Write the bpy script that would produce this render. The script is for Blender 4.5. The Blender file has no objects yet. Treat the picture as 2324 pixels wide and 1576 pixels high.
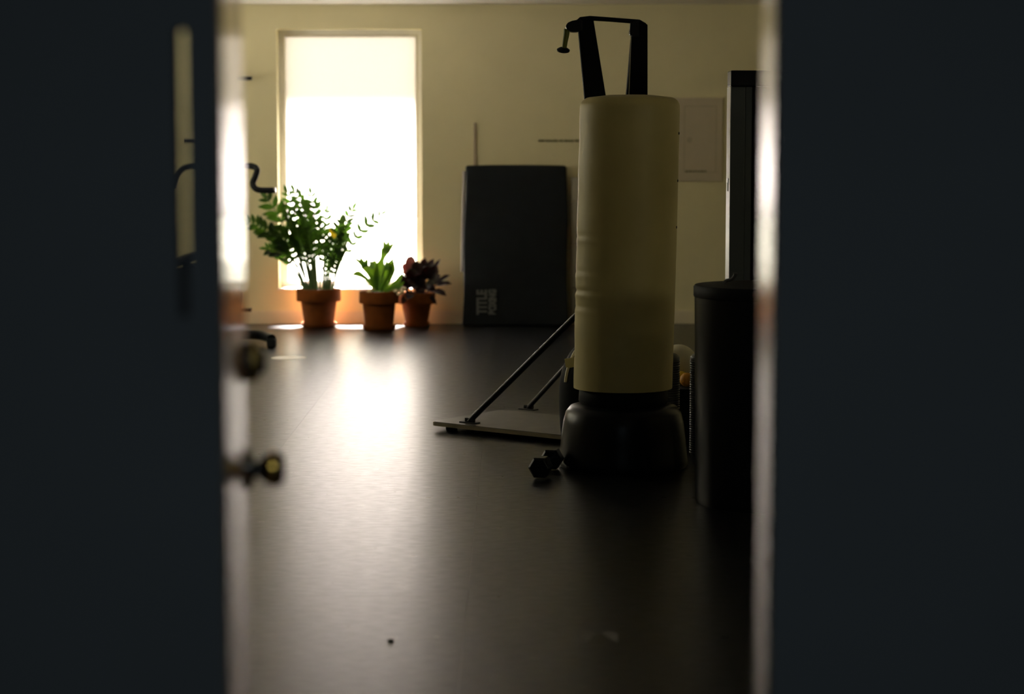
import bpy, bmesh, math, random
from mathutils import Vector, Matrix, Euler

random.seed(7)
SC = bpy.context.scene
COL = SC.collection
R = math.radians

# ------------------------------------------------------------------ camera
F_PX, W_PX, H_PX = 4630.0, 2324.0, 1576.0
EYE = Vector((0.0, 0.0, 1.47))
PITCH = math.atan(447.0 / F_PX)
cam_d = bpy.data.cameras.new('camera')
cam = bpy.data.objects.new('camera', cam_d)
COL.objects.link(cam)
cam.location = EYE
cam.rotation_euler = (R(90) - PITCH, 0, 0)
cam_d.sensor_width = 36.0
cam_d.lens = 36.0 * F_PX / W_PX
cam_d.clip_start = 0.05
cam_d.dof.use_dof = True
cam_d.dof.focus_distance = 9.6
cam_d.dof.aperture_fstop = 2.2
SC.camera = cam

# ------------------------------------------------------------------ exposure
SC.view_settings.view_transform = 'Standard'
SC.view_settings.look = 'None'
SC.view_settings.exposure = 0.0
SC.view_settings.gamma = 1.0
SC.view_settings.use_curve_mapping = False
SC.cycles.max_bounces = 10
SC.cycles.diffuse_bounces = 6
SC.cycles.glossy_bounces = 4
SC.cycles.transparent_max_bounces = 12
SC.cycles.sample_clamp_indirect = 12.0
SC.cycles.caustics_refractive = False

# ------------------------------------------------------------------ daylight: hazy sky over sunlit paving
world = bpy.data.worlds.new('daylight')
SC.world = world
world.use_nodes = True
wn = world.node_tree
wn.nodes.clear()
w_out = wn.nodes.new('ShaderNodeOutputWorld')
w_bg = wn.nodes.new('ShaderNodeBackground')
w_tc = wn.nodes.new('ShaderNodeTexCoord')
w_sep = wn.nodes.new('ShaderNodeSeparateXYZ')
w_map = wn.nodes.new('ShaderNodeMapRange')
w_map.inputs['From Min'].default_value = -0.1
w_map.inputs['From Max'].default_value = 0.1
w_ramp = wn.nodes.new('ShaderNodeValToRGB')
cr = w_ramp.color_ramp
SKY = [(0.0, (1.0, 0.91, 0.76)), (0.48, (1.0, 0.91, 0.76)), (0.52, (0.60, 0.54, 0.40)), (1.0, (0.60, 0.55, 0.43))]
while len(cr.elements) < len(SKY):
    cr.elements.new(0.5)
for e, (p, c) in zip(cr.elements, SKY):
    e.position = p
    e.color = (*c, 1)
w_bg.inputs['Strength'].default_value = 12.5
wn.links.new(w_tc.outputs['Generated'], w_sep.inputs[0])
wn.links.new(w_sep.outputs['Z'], w_map.inputs['Value'])
wn.links.new(w_map.outputs[0], w_ramp.inputs[0])
wn.links.new(w_ramp.outputs[0], w_bg.inputs['Color'])
wn.links.new(w_bg.outputs[0], w_out.inputs['Surface'])

sun_d = bpy.data.lights.new('sun', 'SUN')
sun_d.energy = 640.0
sun_d.angle = R(16)   # sun behind thin cloud
sun_d.color = (1.0, 0.92, 0.88)
sun = bpy.data.objects.new('sun', sun_d)
COL.objects.link(sun)
sun.location = (0, 25, 12)
sun.rotation_euler = (R(-31.0), 0, 0)

def portal(name, loc, rot, sx, sy):
    d = bpy.data.lights.new(name, 'AREA')
    d.shape = 'RECTANGLE'
    d.size, d.size_y = sx, sy
    d.cycles.is_portal = True
    o = bpy.data.objects.new(name, d)
    COL.objects.link(o)
    o.location = loc
    o.rotation_euler = rot
    return o

# unseen bluish fill light added above the camera to lift the dark surfaces
lamp_d = bpy.data.lights.new('corridor_fill', 'AREA')
lamp_d.shape = 'RECTANGLE'
lamp_d.size, lamp_d.size_y = 1.6, 0.9
lamp_d.energy = 30.0
lamp_d.color = (0.72, 0.90, 1.0)
lamp = bpy.data.objects.new('corridor_fill', lamp_d)
COL.objects.link(lamp)
lamp.location = (0.0, 0.3, 2.58)

# ------------------------------------------------------------------ helpers
def at(px, py, Y):
    """Point of the plane y = Y seen at this pixel of the photograph."""
    u, v = (px - 1162.0) / F_PX, (788.0 - py) / F_PX
    c, s = math.cos(PITCH), math.sin(PITCH)
    d = Vector((u, c + v * s, -s + v * c))
    return EYE + d * (Y / d.y)

def on_floor(px, py, z=0.0):
    u, v = (px - 1162.0) / F_PX, (788.0 - py) / F_PX
    c, s = math.cos(PITCH), math.sin(PITCH)
    d = Vector((u, c + v * s, -s + v * c))
    return EYE + d * ((z - EYE.z) / d.z)

def mat(name, col, rough=0.6, metal=0.0, var=0.12, scale=9.0, bump=0.0, bscale=60.0, spec=0.5,
        coat=0.0, sheen=0.0, rvar=0.0, stretch=None, translucent=0.0, tcol=None, rand=0.0):
    m = bpy.data.materials.new(name)
    m.use_nodes = True
    nt = m.node_tree
    b = nt.nodes['Principled BSDF']
    out = nt.nodes['Material Output']
    b.inputs['Roughness'].default_value = rough
    b.inputs['Metallic'].default_value = metal
    b.inputs['Specular IOR Level'].default_value = spec
    b.inputs['Coat Weight'].default_value = coat
    b.inputs['Coat Roughness'].default_value = 0.15
    b.inputs['Sheen Weight'].default_value = sheen
    tc = nt.nodes.new('ShaderNodeTexCoord')
    mp = nt.nodes.new('ShaderNodeMapping')
    nt.links.new(tc.outputs['Object'], mp.inputs['Vector'])
    if stretch:
        mp.inputs['Scale'].default_value = stretch
    n = nt.nodes.new('ShaderNodeTexNoise')
    n.inputs['Scale'].default_value = scale
    n.inputs['Detail'].default_value = 5.0
    nt.links.new(mp.outputs[0], n.inputs['Vector'])
    rp = nt.nodes.new('ShaderNodeValToRGB')
    rp.color_ramp.elements[0].position = 0.3
    rp.color_ramp.elements[1].position = 0.7
    rp.color_ramp.elements[0].color = (*[c * (1 - var) for c in col], 1)
    rp.color_ramp.elements[1].color = (*[min(1, c * (1 + var)) for c in col], 1)
    nt.links.new(n.outputs['Fac'], rp.inputs[0])
    colsock = rp.outputs[0]
    if rand:
        oi = nt.nodes.new('ShaderNodeObjectInfo')
        mr = nt.nodes.new('ShaderNodeMapRange')
        mr.inputs['To Min'].default_value = 1 - rand
        mr.inputs['To Max'].default_value = 1 + rand
        nt.links.new(oi.outputs['Random'], mr.inputs['Value'])
        mx = nt.nodes.new('ShaderNodeVectorMath')
        mx.operation = 'SCALE'
        nt.links.new(colsock, mx.inputs[0])
        nt.links.new(mr.outputs[0], mx.inputs['Scale'])
        colsock = mx.outputs[0]
    nt.links.new(colsock, b.inputs['Base Color'])
    if rvar:
        mr = nt.nodes.new('ShaderNodeMapRange')
        mr.inputs['To Min'].default_value = max(0.02, rough - rvar)
        mr.inputs['To Max'].default_value = min(1, rough + rvar)
        nt.links.new(n.outputs['Fac'], mr.inputs['Value'])
        nt.links.new(mr.outputs[0], b.inputs['Roughness'])
    if bump:
        n2 = nt.nodes.new('ShaderNodeTexNoise')
        n2.inputs['Scale'].default_value = bscale
        n2.inputs['Detail'].default_value = 4.0
        nt.links.new(mp.outputs[0], n2.inputs['Vector'])
        bp = nt.nodes.new('ShaderNodeBump')
        bp.inputs['Strength'].default_value = bump
        bp.inputs['Distance'].default_value = 0.01
        nt.links.new(n2.outputs['Fac'], bp.inputs['Height'])
        nt.links.new(bp.outputs[0], b.inputs['Normal'])
    if translucent:
        tr = nt.nodes.new('ShaderNodeBsdfTranslucent')
        tr.inputs['Color'].default_value = (*(tcol or col), 1)
        mx = nt.nodes.new('ShaderNodeMixShader')
        mx.inputs[0].default_value = translucent
        nt.links.new(b.outputs[0], mx.inputs[1])
        nt.links.new(tr.outputs[0], mx.inputs[2])
        nt.links.new(mx.outputs[0], out.inputs['Surface'])
    return m

def glass_mat(name, tint):
    m = bpy.data.materials.new(name)
    m.use_nodes = True
    nt = m.node_tree
    nt.nodes.clear()
    out = nt.nodes.new('ShaderNodeOutputMaterial')
    tr = nt.nodes.new('ShaderNodeBsdfTransparent')
    tr.inputs['Color'].default_value = (*tint, 1)
    gl = nt.nodes.new('ShaderNodeBsdfGlossy')
    gl.inputs['Roughness'].default_value = 0.03
    fr = nt.nodes.new('ShaderNodeFresnel')
    fr.inputs['IOR'].default_value = 1.3
    mx = nt.nodes.new('ShaderNodeMixShader')
    ge = nt.nodes.new('ShaderNodeNewGeometry')
    sel = nt.nodes.new('ShaderNodeMix')          # the rear face of the sheet lets light straight out
    nt.links.new(ge.outputs['Backfacing'], sel.inputs['Factor'])
    nt.links.new(fr.outputs[0], sel.inputs['A'])
    sel.inputs['B'].default_value = 0.0
    nt.links.new(sel.outputs['Result'], mx.inputs[0])
    nt.links.new(tr.outputs[0], mx.inputs[1])
    nt.links.new(gl.outputs[0], mx.inputs[2])
    nt.links.new(mx.outputs[0], out.inputs['Surface'])
    return m

def fabric_mat(name, col):
    m = bpy.data.materials.new(name)
    m.use_nodes = True
    nt = m.node_tree
    nt.nodes.clear()
    out = nt.nodes.new('ShaderNodeOutputMaterial')
    tr = nt.nodes.new('ShaderNodeBsdfTranslucent')
    df = nt.nodes.new('ShaderNodeBsdfDiffuse')
    wv = nt.nodes.new('ShaderNodeTexNoise')
    wv.inputs['Scale'].default_value = 300.0
    mr = nt.nodes.new('ShaderNodeMapRange')
    mr.inputs['To Min'].default_value = 0.94
    mr.inputs['To Max'].default_value = 1.06
    nt.links.new(wv.outputs['Fac'], mr.inputs['Value'])
    sc = nt.nodes.new('ShaderNodeVectorMath')
    sc.operation = 'SCALE'
    sc.inputs[0].default_value = col
    nt.links.new(mr.outputs[0], sc.inputs['Scale'])
    nt.links.new(sc.outputs[0], tr.inputs['Color'])
    df.inputs['Color'].default_value = (0.5, 0.47, 0.40, 1)
    ad = nt.nodes.new('ShaderNodeAddShader')
    nt.links.new(tr.outputs[0], ad.inputs[0])
    nt.links.new(df.outputs[0], ad.inputs[1])
    nt.links.new(ad.outputs[0], out.inputs['Surface'])
    return m

def box(bm, lo, hi, M=None):
    vs = [bm.verts.new((x, y, z)) for x in (lo[0], hi[0]) for y in (lo[1], hi[1]) for z in (lo[2], hi[2])]
    if M is not None:
        for v in vs:
            v.co = M @ v.co
    for f in ((0, 1, 3, 2), (4, 6, 7, 5), (0, 4, 5, 1), (2, 3, 7, 6), (0, 2, 6, 4), (1, 5, 7, 3)):
        bm.faces.new([vs[i] for i in f])
    return vs

def frame_of(t):
    t = t.normalized()
    a = Vector((0, 0, 1)) if abs(t.z) < 0.9 else Vector((1, 0, 0))
    u = t.cross(a).normalized()
    return u, u.cross(t).normalized()

def tube(bm, pts, rad, seg=12, caps=True):
    pts = [Vector(p) for p in pts]
    n = len(pts)
    rads = rad if isinstance(rad, (list, tuple)) else [rad] * n
    rings = []
    u = None
    for i, p in enumerate(pts):
        t = (pts[min(i + 1, n - 1)] - pts[max(i - 1, 0)])
        if u is None:
            u, w = frame_of(t)
        else:
            t.normalize()
            u = (u - t * u.dot(t)).normalized()
            w = u.cross(t).normalized()
        rings.append([bm.verts.new(p + (u * math.cos(2 * math.pi * k / seg) + w * math.sin(2 * math.pi * k / seg)) * rads[i])
                      for k in range(seg)])
    for a, b in zip(rings, rings[1:]):
        for k in range(seg):
            bm.faces.new((a[k], a[(k + 1) % seg], b[(k + 1) % seg], b[k]))
    if caps:
        bm.faces.new(rings[0][::-1])
        bm.faces.new(rings[-1])

def bez(pts, n=14):
    """Smooth curve through points (Catmull-Rom)."""
    pts = [Vector(p) for p in pts]
    P = [pts[0] * 2 - pts[1]] + pts + [pts[-1] * 2 - pts[-2]]
    out = []
    for i in range(1, len(P) - 2):
        for k in range(n):
            t = k / n
            a, b, c, d = P[i - 1], P[i], P[i + 1], P[i + 2]
            out.append(0.5 * ((2 * b) + (c - a) * t + (2 * a - 5 * b + 4 * c - d) * t * t + (3 * b - a - 3 * c + d) * t ** 3))
    out.append(pts[-1])
    return out

def lathe(bm, prof, c=(0, 0, 0), seg=32, M=None, sx=1.0, sy=1.0):
    c = Vector(c)
    rings = []
    for r, z in prof:
        ring = []
        for k in range(seg):
            a = 2 * math.pi * k / seg
            p = Vector((r * sx * math.cos(a), r * sy * math.sin(a), z))
            if M is not None:
                p = M @ p
            ring.append(bm.verts.new(p + c))
        rings.append(ring)
    for a, b in zip(rings, rings[1:]):
        for k in range(seg):
            bm.faces.new((a[k], a[(k + 1) % seg], b[(k + 1) % seg], b[k]))
    bm.faces.new(rings[0][::-1])
    bm.faces.new(rings[-1])

def ball(bm, c, r, seg=24, s=(1, 1, 1)):
    n = seg // 2
    prof = [(max(1e-4, r * math.sin(math.pi * i / n)), -r * math.cos(math.pi * i / n)) for i in range(n + 1)]
    lathe(bm, prof, c, seg, Matrix.Diagonal(Vector(s)))

def prism(bm, poly, y0, y1):
    """Polygon of points lying near a plane y = const, extruded in y."""
    a = [bm.verts.new((p[0], y0, p[2])) for p in poly]
    b = [bm.verts.new((p[0], y1, p[2])) for p in poly]
    n = len(a)
    bm.faces.new(a)
    bm.faces.new(b[::-1])
    for i in range(n):
        bm.faces.new((a[i], b[i], b[(i + 1) % n], a[(i + 1) % n]))

def wloc(o):
    v = Vector((0, 0, 0))
    while o is not None:
        v = v + Vector(o.location)
        o = o.parent
    return v

def obj(name, bm, m, parent=None, smooth=False, bevel=0.0, seg=2, kind=None, origin=None, angle=40):
    if bevel:
        bmesh.ops.bevel(bm, geom=[e for e in bm.edges], offset=bevel, segments=seg, profile=0.5, affect='EDGES', clamp_overlap=True)
    bmesh.ops.recalc_face_normals(bm, faces=bm.faces)
    org = wloc(parent) if parent is not None else Vector(origin or (0, 0, 0))
    if org.length:
        bmesh.ops.translate(bm, vec=-org, verts=bm.verts)
    me = bpy.data.meshes.new(name)
    bm.to_mesh(me)
    bm.free()
    me.materials.append(m)
    if smooth:
        me.polygons.foreach_set('use_smooth', [True] * len(me.polygons))
        try:
            me.set_sharp_from_angle(angle=R(angle))
        except Exception:
            pass
    o = bpy.data.objects.new(name, me)
    COL.objects.link(o)
    if parent is not None:
        o.parent = parent
    else:
        o.location = org
    if kind:
        o['kind'] = kind
    return o

def thing(name, label, cat, loc, group=None):
    o = bpy.data.objects.new(name, None)
    o.empty_display_size = 0.1
    COL.objects.link(o)
    o.location = loc
    o['label'] = label
    o['category'] = cat
    if group:
        o['group'] = group
    return o

def tag(o, label, cat, group=None):
    o['label'] = label
    o['category'] = cat
    if group:
        o['group'] = group
    return o

def struct(name, bm, m, parent=None, **k):
    o = obj(name, bm, m, parent, **k)
    if parent is None:
        o['kind'] = 'structure'
    return o

def B():
    return bmesh.new()

# ------------------------------------------------------------------ materials
M = {}
M['wall'] = mat('cream wall paint', (0.68, 0.62, 0.38), 0.75, var=0.04, scale=2.0, bump=0.06, bscale=180)
M['ceiling'] = mat('white ceiling board', (0.80, 0.77, 0.70), 0.85, var=0.04, scale=14, bump=0.1, bscale=120)
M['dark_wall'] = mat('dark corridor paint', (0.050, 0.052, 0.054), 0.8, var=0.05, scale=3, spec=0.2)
M['rubber'] = mat('black rubber flooring', (0.0035, 0.0042, 0.0052), 0.31, var=0.25, scale=16, bump=0.0, spec=0.28,
                  rvar=0.085, stretch=(1.0, 2.2, 1.0), rand=0.18)
M['rubber'].node_tree.nodes['Principled BSDF'].inputs['Specular Tint'].default_value = (1.0, 0.92, 0.91, 1)
M['subfloor'] = mat('dark subfloor', (0.02, 0.02, 0.02), 0.9)
M['skirting'] = mat('painted skirting', (0.66, 0.59, 0.42), 0.5, var=0.04)
M['white_frame'] = mat('white window frame paint', (0.82, 0.80, 0.74), 0.45, var=0.03)
M['glass'] = glass_mat('window glass', (0.97, 0.98, 0.97))
M['blind'] = fabric_mat('cream blind fabric', (0.116, 0.109, 0.110))
M['wood'] = mat('varnished door wood', (0.30, 0.135, 0.060), 0.20, var=0.22, scale=5, stretch=(9, 9, 0.8), coat=0.6, spec=0.6)
M['bronze'] = mat('dark polished metal', (0.06, 0.058, 0.055), 0.22, metal=0.9, var=0.05)
M['brass'] = mat('brass reflection streak', (0.80, 0.48, 0.10), 0.25, metal=1.0, var=0.05)  # only for the bands that imitate warm reflections on the door hardware
M['vinyl'] = mat('cream vinyl bag cover', (0.58, 0.49, 0.20), 0.5, var=0.05, scale=5, bump=0.10, bscale=16, spec=0.4)
M['black_plastic'] = mat('black moulded plastic', (0.008, 0.009, 0.011), 0.30, var=0.1, spec=0.18)
M['black_rubber'] = mat('matt black rubber', (0.010, 0.0115, 0.0135), 0.6, var=0.1, spec=0.12)
M['black_metal'] = mat('black powder coated metal', (0.005, 0.0055, 0.0075), 0.40, var=0.08, spec=0.3)
M['ski_black'] = mat('matt black machine frame', (0.006, 0.007, 0.009), 0.75, var=0.08, spec=0.06)
M['chrome'] = mat('worn chrome', (0.5, 0.5, 0.5), 0.25, metal=1.0, var=0.05)
M['plywood'] = mat('grey platform board', (0.10, 0.095, 0.085), 0.36, var=0.2, scale=8, spec=0.5)
M['ply_edge'] = mat('pale platform edge', (0.30, 0.25, 0.15), 0.6, var=0.1)
M['green_grip'] = mat('olive translucent grip', (0.10, 0.12, 0.02), 0.4, var=0.1, translucent=0.4, tcol=(0.40, 0.42, 0.05))
M['cord'] = mat('pale cord', (0.45, 0.42, 0.30), 0.7)
M['mat_vinyl'] = mat('black vinyl mat cover', (0.012, 0.014, 0.0165), 0.6, var=0.1, bump=0.1, bscale=12, spec=0.1)
M['mat_lit_edge'] = mat('pale lit mat edge', (0.30, 0.27, 0.25), 0.45, var=0.08)  # pale tone imitates light on the edge of the black mat
M['letter'] = mat('white printed lettering', (0.10, 0.104, 0.10), 0.7, var=0.05)
M['terracotta'] = mat('terracotta', (0.165, 0.043, 0.0008), 0.85, var=0.15, scale=14, bump=0.15, bscale=80, spec=0.3)
M['soil'] = mat('potting soil', (0.03, 0.022, 0.015), 0.95, var=0.5, scale=60, bump=0.6, bscale=70)
M['stem'] = mat('dark green plant stem', (0.06, 0.11, 0.03), 0.45, var=0.2)
M['zz_leaf'] = mat('glossy dark green leaflet', (0.014, 0.040, 0.006), 0.32, var=0.3, scale=20, spec=0.6,
                   translucent=0.17, tcol=(0.14, 0.32, 0.02), rand=0.3)
M['yellow_leaf'] = mat('yellowed leaflet', (0.55, 0.38, 0.02), 0.4, var=0.2, translucent=0.4, tcol=(0.8, 0.6, 0.03))
M['fern'] = mat('fresh green fern frond', (0.07, 0.20, 0.02), 0.5, var=0.2, scale=20, translucent=0.42, tcol=(0.44, 0.60, 0.12), rand=0.15)
M['dark_leaf'] = mat('burgundy black leaf', (0.014, 0.007, 0.008), 0.45, var=0.3, scale=20, spec=0.3, translucent=0.12, tcol=(0.30, 0.07, 0.06), rand=0.2)
M['backlit_leaf'] = mat('reddish leaf tinted as backlit', (0.16, 0.05, 0.05), 0.45, var=0.2, translucent=0.25, tcol=(0.55, 0.20, 0.16))  # burgundy leaf made lighter and redder to look backlit
M['root'] = mat('pale dry root', (0.70, 0.60, 0.36), 0.8, var=0.2, scale=30)
M['appliance_white'] = mat('white enamel side', (0.88, 0.86, 0.84), 0.30, var=0.02, spec=1.0)
M['grey_panel'] = mat('dark grey metal panel', (0.10, 0.115, 0.115), 0.5, var=0.06, spec=0.2)
M['black_glass'] = mat('black glossy panel', (0.004, 0.0045, 0.005), 0.3, var=0.05, spec=0.15)
M['label_grey'] = mat('grey printed strip', (0.42, 0.42, 0.42), 0.6, var=0.1, scale=200)
M['notice'] = mat('greyish notice board', (0.52, 0.45, 0.33), 0.6, var=0.03)
M['notice_line'] = mat('grey printed line', (0.40, 0.35, 0.25), 0.7, var=0.1)
M['ink'] = mat('dark green wall ink', (0.14, 0.13, 0.06), 0.7, var=0.2)
M['taupe'] = mat('taupe strip', (0.36, 0.28, 0.21), 0.6, var=0.1)
M['pale_panel'] = mat('pale grey vinyl panel', (0.40, 0.37, 0.29), 0.6, var=0.05)
M['white_disc'] = mat('white vinyl marker', (0.90, 0.88, 0.85), 0.42, var=0.03, spec=1.0)
M['foot_print'] = mat('worn pale floor tape', (0.11, 0.098, 0.085), 0.6, var=0.35, scale=60)
M['ball_white'] = mat('off white leather ball', (0.85, 0.80, 0.60), 0.5, var=0.1)
M['ball_yellow'] = mat('yellow ball rubber', (0.75, 0.52, 0.02), 0.5, var=0.1)
M['ball_orange'] = mat('orange ball rubber', (0.80, 0.35, 0.03), 0.5, var=0.1)
M['crate'] = mat('black crate board', (0.006, 0.006, 0.007), 0.6, var=0.15, spec=0.15)
M['foam_grey'] = mat('dark grey ribbed foam', (0.075, 0.078, 0.076), 0.45, var=0.1)
M['tag_cream'] = mat('cream cloth tag', (0.75, 0.68, 0.36), 0.7, var=0.1)

# ------------------------------------------------------------------ room shell
YB = 17.30            # inner face of the far wall
XL, XR = -4.4, 3.6    # side walls
YF = 2.60             # room side of the front partition
ZC = at(1000, 10, YB).z

# window opening of the far wall
wl = at(630, 360, YB).x
wr = at(958, 360, YB).x
wt = at(800, 66, YB).z
wb = at(800, 656, YB).z
WT = 0.24             # wall thickness

bm = B()
box(bm, (XL - 0.2, YB, -0.05), (wl, YB + WT, ZC + 0.3))
box(bm, (wr, YB, -0.05), (XR + 0.2, YB + WT, ZC + 0.3))
box(bm, (wl, YB, -0.05), (wr, YB + WT, wb))
box(bm, (wl, YB, wt), (wr, YB + WT, ZC + 0.3))
struct('wall_back', bm, M['wall'])

def side_wall(name, x0, x1, holes):
    bm = B()
    y = YF - 0.04
    for (a, b, z0, z1) in holes:
        box(bm, (x0, y, -0.05), (x1, a, ZC + 0.3))
        box(bm, (x0, a, -0.05), (x1, b, z0))
        box(bm, (x0, a, z1), (x1, b, ZC + 0.3))
        y = b
    box(bm, (x0, y, -0.05), (x1, YB, ZC + 0.3))
    return struct(name, bm, M['wall'])

LEFT_HOLES = [(11.6, 12.5, 1.2, 2.5), (13.4, 14.3, 1.2, 2.5), (15.2, 16.1, 1.2, 2.5)]
RIGHT_HOLES = [(4.1, 5.2, 1.3, 2.05)]
side_wall('wall_left', XL - 0.2, XL, LEFT_HOLES)
side_wall('wall_right', XR, XR + 0.2, RIGHT_HOLES)

bm = B()
box(bm, (XL - 0.2, YF - 0.04, ZC), (XR + 0.2, YB + WT, ZC + 0.2))
struct('ceiling', bm, M['ceiling'])

# rubber floor: a slab carrying sheets with recessed joints
bm = B()
box(bm, (XL - 0.2, -2.2, -0.16), (XR + 0.2, YB + WT, -0.008))
floor = struct('floor', bm, M['subfloor'])
TX, TY = 1.0, 1.25
bm = B()
box(bm, (0.0004, 0.0004, -0.008), (TX - 0.0004, TY - 0.0004, 0.0))
tile_me = None
x0, y0 = -1.146 - 4 * TX, 6.65 - 8 * TY
first = obj('rubber_sheet', bm, M['rubber'], floor)
k = 0
for i in range(9):
    for j in range(17):
        X, Y = x0 + i * TX, y0 + j * TY
        if X + TX < XL - 0.2 or X > XR + 0.1 or Y > YB:
            continue
        if Y < 2.0 and not (-2.2 < X < 1.9):
            continue
        o = first if k == 0 else first.copy()
        if k:
            COL.objects.link(o)
            o.parent = floor
        o.location = (X, Y, 0)
        k += 1

# skirting of the far wall
bm = B()
bh = at(1000, 705, YB).z
box(bm, (XL, YB - 0.018, 0.0), (XR, YB, bh))
bmesh.ops.bevel(bm, geom=[e for e in bm.edges if all(v.co.z > bh - 0.01 and v.co.y < YB - 0.01 for v in e.verts)], offset=0.008, segments=2, affect='EDGES')
struct('baseboard_back', bm, M['skirting'])

def window(n, axis, c, a, b, z0, z1, fw=0.045, sill=True):
    """Frame, pane and sill set in a wall opening; axis 'y' for the far wall, 'x' for side walls (c = glass plane)."""
    def bx(bm, u0, u1, v0, v1, d0, d1):
        if axis == 'y':
            box(bm, (u0, d0, v0), (u1, d1, v1))
        else:
            box(bm, (d0, u0, v0), (d1, u1, v1))
    bm = B()
    d0, d1 = c - 0.035, c + 0.035
    bx(bm, a, a + fw, z0, z1, d0, d1)
    bx(bm, b - fw, b, z0, z1, d0, d1)
    bx(bm, a + fw, b - fw, z0, z0 + fw, d0, d1)
    bx(bm, a + fw, b - fw, z1 - fw, z1, d0, d1)
    f = struct('window_%d' % n, bm, M['white_frame'])
    bm = B()
    bx(bm, a + fw - 0.008, b - fw + 0.008, z0 + fw - 0.008, z1 - fw + 0.008, c - 0.003, c + 0.003)
    obj('pane', bm, M['glass'], f)
    return f

win = window(1, 'y', YB + 0.19, wl, wr, wb, wt, fw=0.062)
bm = B()
yb_ = YB + 0.150
bm.faces.new([bm.verts.new(p) for p in ((wl + 0.058, yb_, wb + 0.60), (wr - 0.04, yb_, wb + 0.60), (wr - 0.04, yb_, wt - 0.035), (wl + 0.058, yb_, wt - 0.035))])
obj('blind', bm, M['blind'], win)
bm = B()
box(bm, (wl - 1.2, YB + WT, wt + 0.28), (wr + 1.2, YB + WT + 0.58, wt + 0.40))  # unseen roof overhang, added to shade the top of the blind
struct('shade_overhang', bm, M['white_frame'])
bm = B()
box(bm, (wl - 0.01, YB - 0.010, wb - 0.012), (wr + 0.01, YB + 0.153, wb + 0.006))
obj('window_sill', bm, M['white_frame'], win, bevel=0.004)
for q, (a, b, z0, z1) in enumerate(LEFT_HOLES):
    window(2 + q, 'x', XL - 0.13, a, b, z0, z1)
    portal('window_portal', (XL - 0.22, (a + b) / 2, (z0 + z1) / 2), (0, R(-90), 0), z1 - z0, b - a)
for q, (a, b, z0, z1) in enumerate(RIGHT_HOLES):
    window(5 + q, 'x', XR + 0.13, a, b, z0, z1)
    portal('window_portal', (XR + 0.22, (a + b) / 2, (z0 + z1) / 2), (0, R(90), 0), z1 - z0, b - a)

# front partition (dark, seen from the corridor side) with a narrow glazed slot
xs0 = at(401, 300, YF - 0.04).x
xs1 = at(423, 300, YF - 0.04).x
xd = at(506, 300, YF).x
zt = at(410, 66, YF - 0.04).z
zb = 1.26
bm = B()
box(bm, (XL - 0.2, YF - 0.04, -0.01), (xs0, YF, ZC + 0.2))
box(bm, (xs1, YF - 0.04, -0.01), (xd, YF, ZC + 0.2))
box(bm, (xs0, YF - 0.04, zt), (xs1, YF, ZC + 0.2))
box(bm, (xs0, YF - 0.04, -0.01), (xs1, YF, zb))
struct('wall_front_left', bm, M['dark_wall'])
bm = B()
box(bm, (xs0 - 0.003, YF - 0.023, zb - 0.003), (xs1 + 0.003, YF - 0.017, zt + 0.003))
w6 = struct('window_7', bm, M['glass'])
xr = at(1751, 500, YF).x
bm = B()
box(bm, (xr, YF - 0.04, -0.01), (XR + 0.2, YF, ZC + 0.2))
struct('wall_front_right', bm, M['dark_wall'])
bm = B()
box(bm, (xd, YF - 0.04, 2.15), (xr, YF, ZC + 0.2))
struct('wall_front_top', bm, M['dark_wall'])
# varnished door lining on the strike side
bm = B()
box(bm, (xr, YF + 0.001, 0.0), (xr + 0.05, YF + 0.10, 2.15))
struct('trim_1', bm, M['wood'])

# corridor around the camera
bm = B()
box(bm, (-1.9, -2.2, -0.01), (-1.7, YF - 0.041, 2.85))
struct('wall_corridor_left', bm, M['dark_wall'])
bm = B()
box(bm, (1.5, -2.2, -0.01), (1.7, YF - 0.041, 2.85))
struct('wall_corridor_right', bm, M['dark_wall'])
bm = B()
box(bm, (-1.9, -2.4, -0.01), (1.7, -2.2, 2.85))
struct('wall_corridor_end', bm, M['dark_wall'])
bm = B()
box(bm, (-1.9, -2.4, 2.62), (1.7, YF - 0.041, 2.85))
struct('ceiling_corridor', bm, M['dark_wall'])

# ------------------------------------------------------------------ open door leaf with lock hardware
tilt = 0.098
leaf_dir = Vector((-tilt, 1, 0)).normalized()
leaf_n = Vector((leaf_dir.y, -leaf_dir.x, 0))
LW = 0.76
hinge = Vector((xd, YF + 0.004, 0.0))
ML = Matrix.Translation(hinge) @ Matrix(((leaf_dir.x, leaf_n.x, 0), (leaf_dir.y, leaf_n.y, 0), (0, 0, 1))).to_4x4()
bm = B()
box(bm, (0, -0.04, 0.008), (LW, 0.0, 2.12), ML)
door = struct('door_1', bm, M['wood'], origin=hinge)
s_k = LW - 0.065
yk = (hinge + leaf_dir * s_k).y
def leafz(py):
    return at(560, py, yk).z
def leaf_m(s, z):
    # local z = outwards from the leaf face
    o = hinge + leaf_dir * s + Vector((0, 0, z))
    X, Z = leaf_dir, leaf_n
    Yv = Z.cross(X)
    return Matrix.Translation(o) @ Matrix(((X.x, Yv.x, Z.x), (X.y, Yv.y, Z.y), (X.z, Yv.z, Z.z))).to_4x4()
mk = leaf_m(s_k, leafz(1066))
bm = B()
lathe(bm, [(0.034, 0.0), (0.034, 0.004), (0.028, 0.010), (0.016, 0.014)], seg=32, M=mk)
lathe(bm, [(0.014, 0.010), (0.013, 0.018), (0.018, 0.024), (0.0265, 0.034), (0.029, 0.044), (0.0275, 0.054), (0.021, 0.061), (0.008, 0.063)], seg=32, M=mk)
knob = obj('door_knob', bm, M['bronze'], door, smooth=True)
bm = B()
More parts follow.
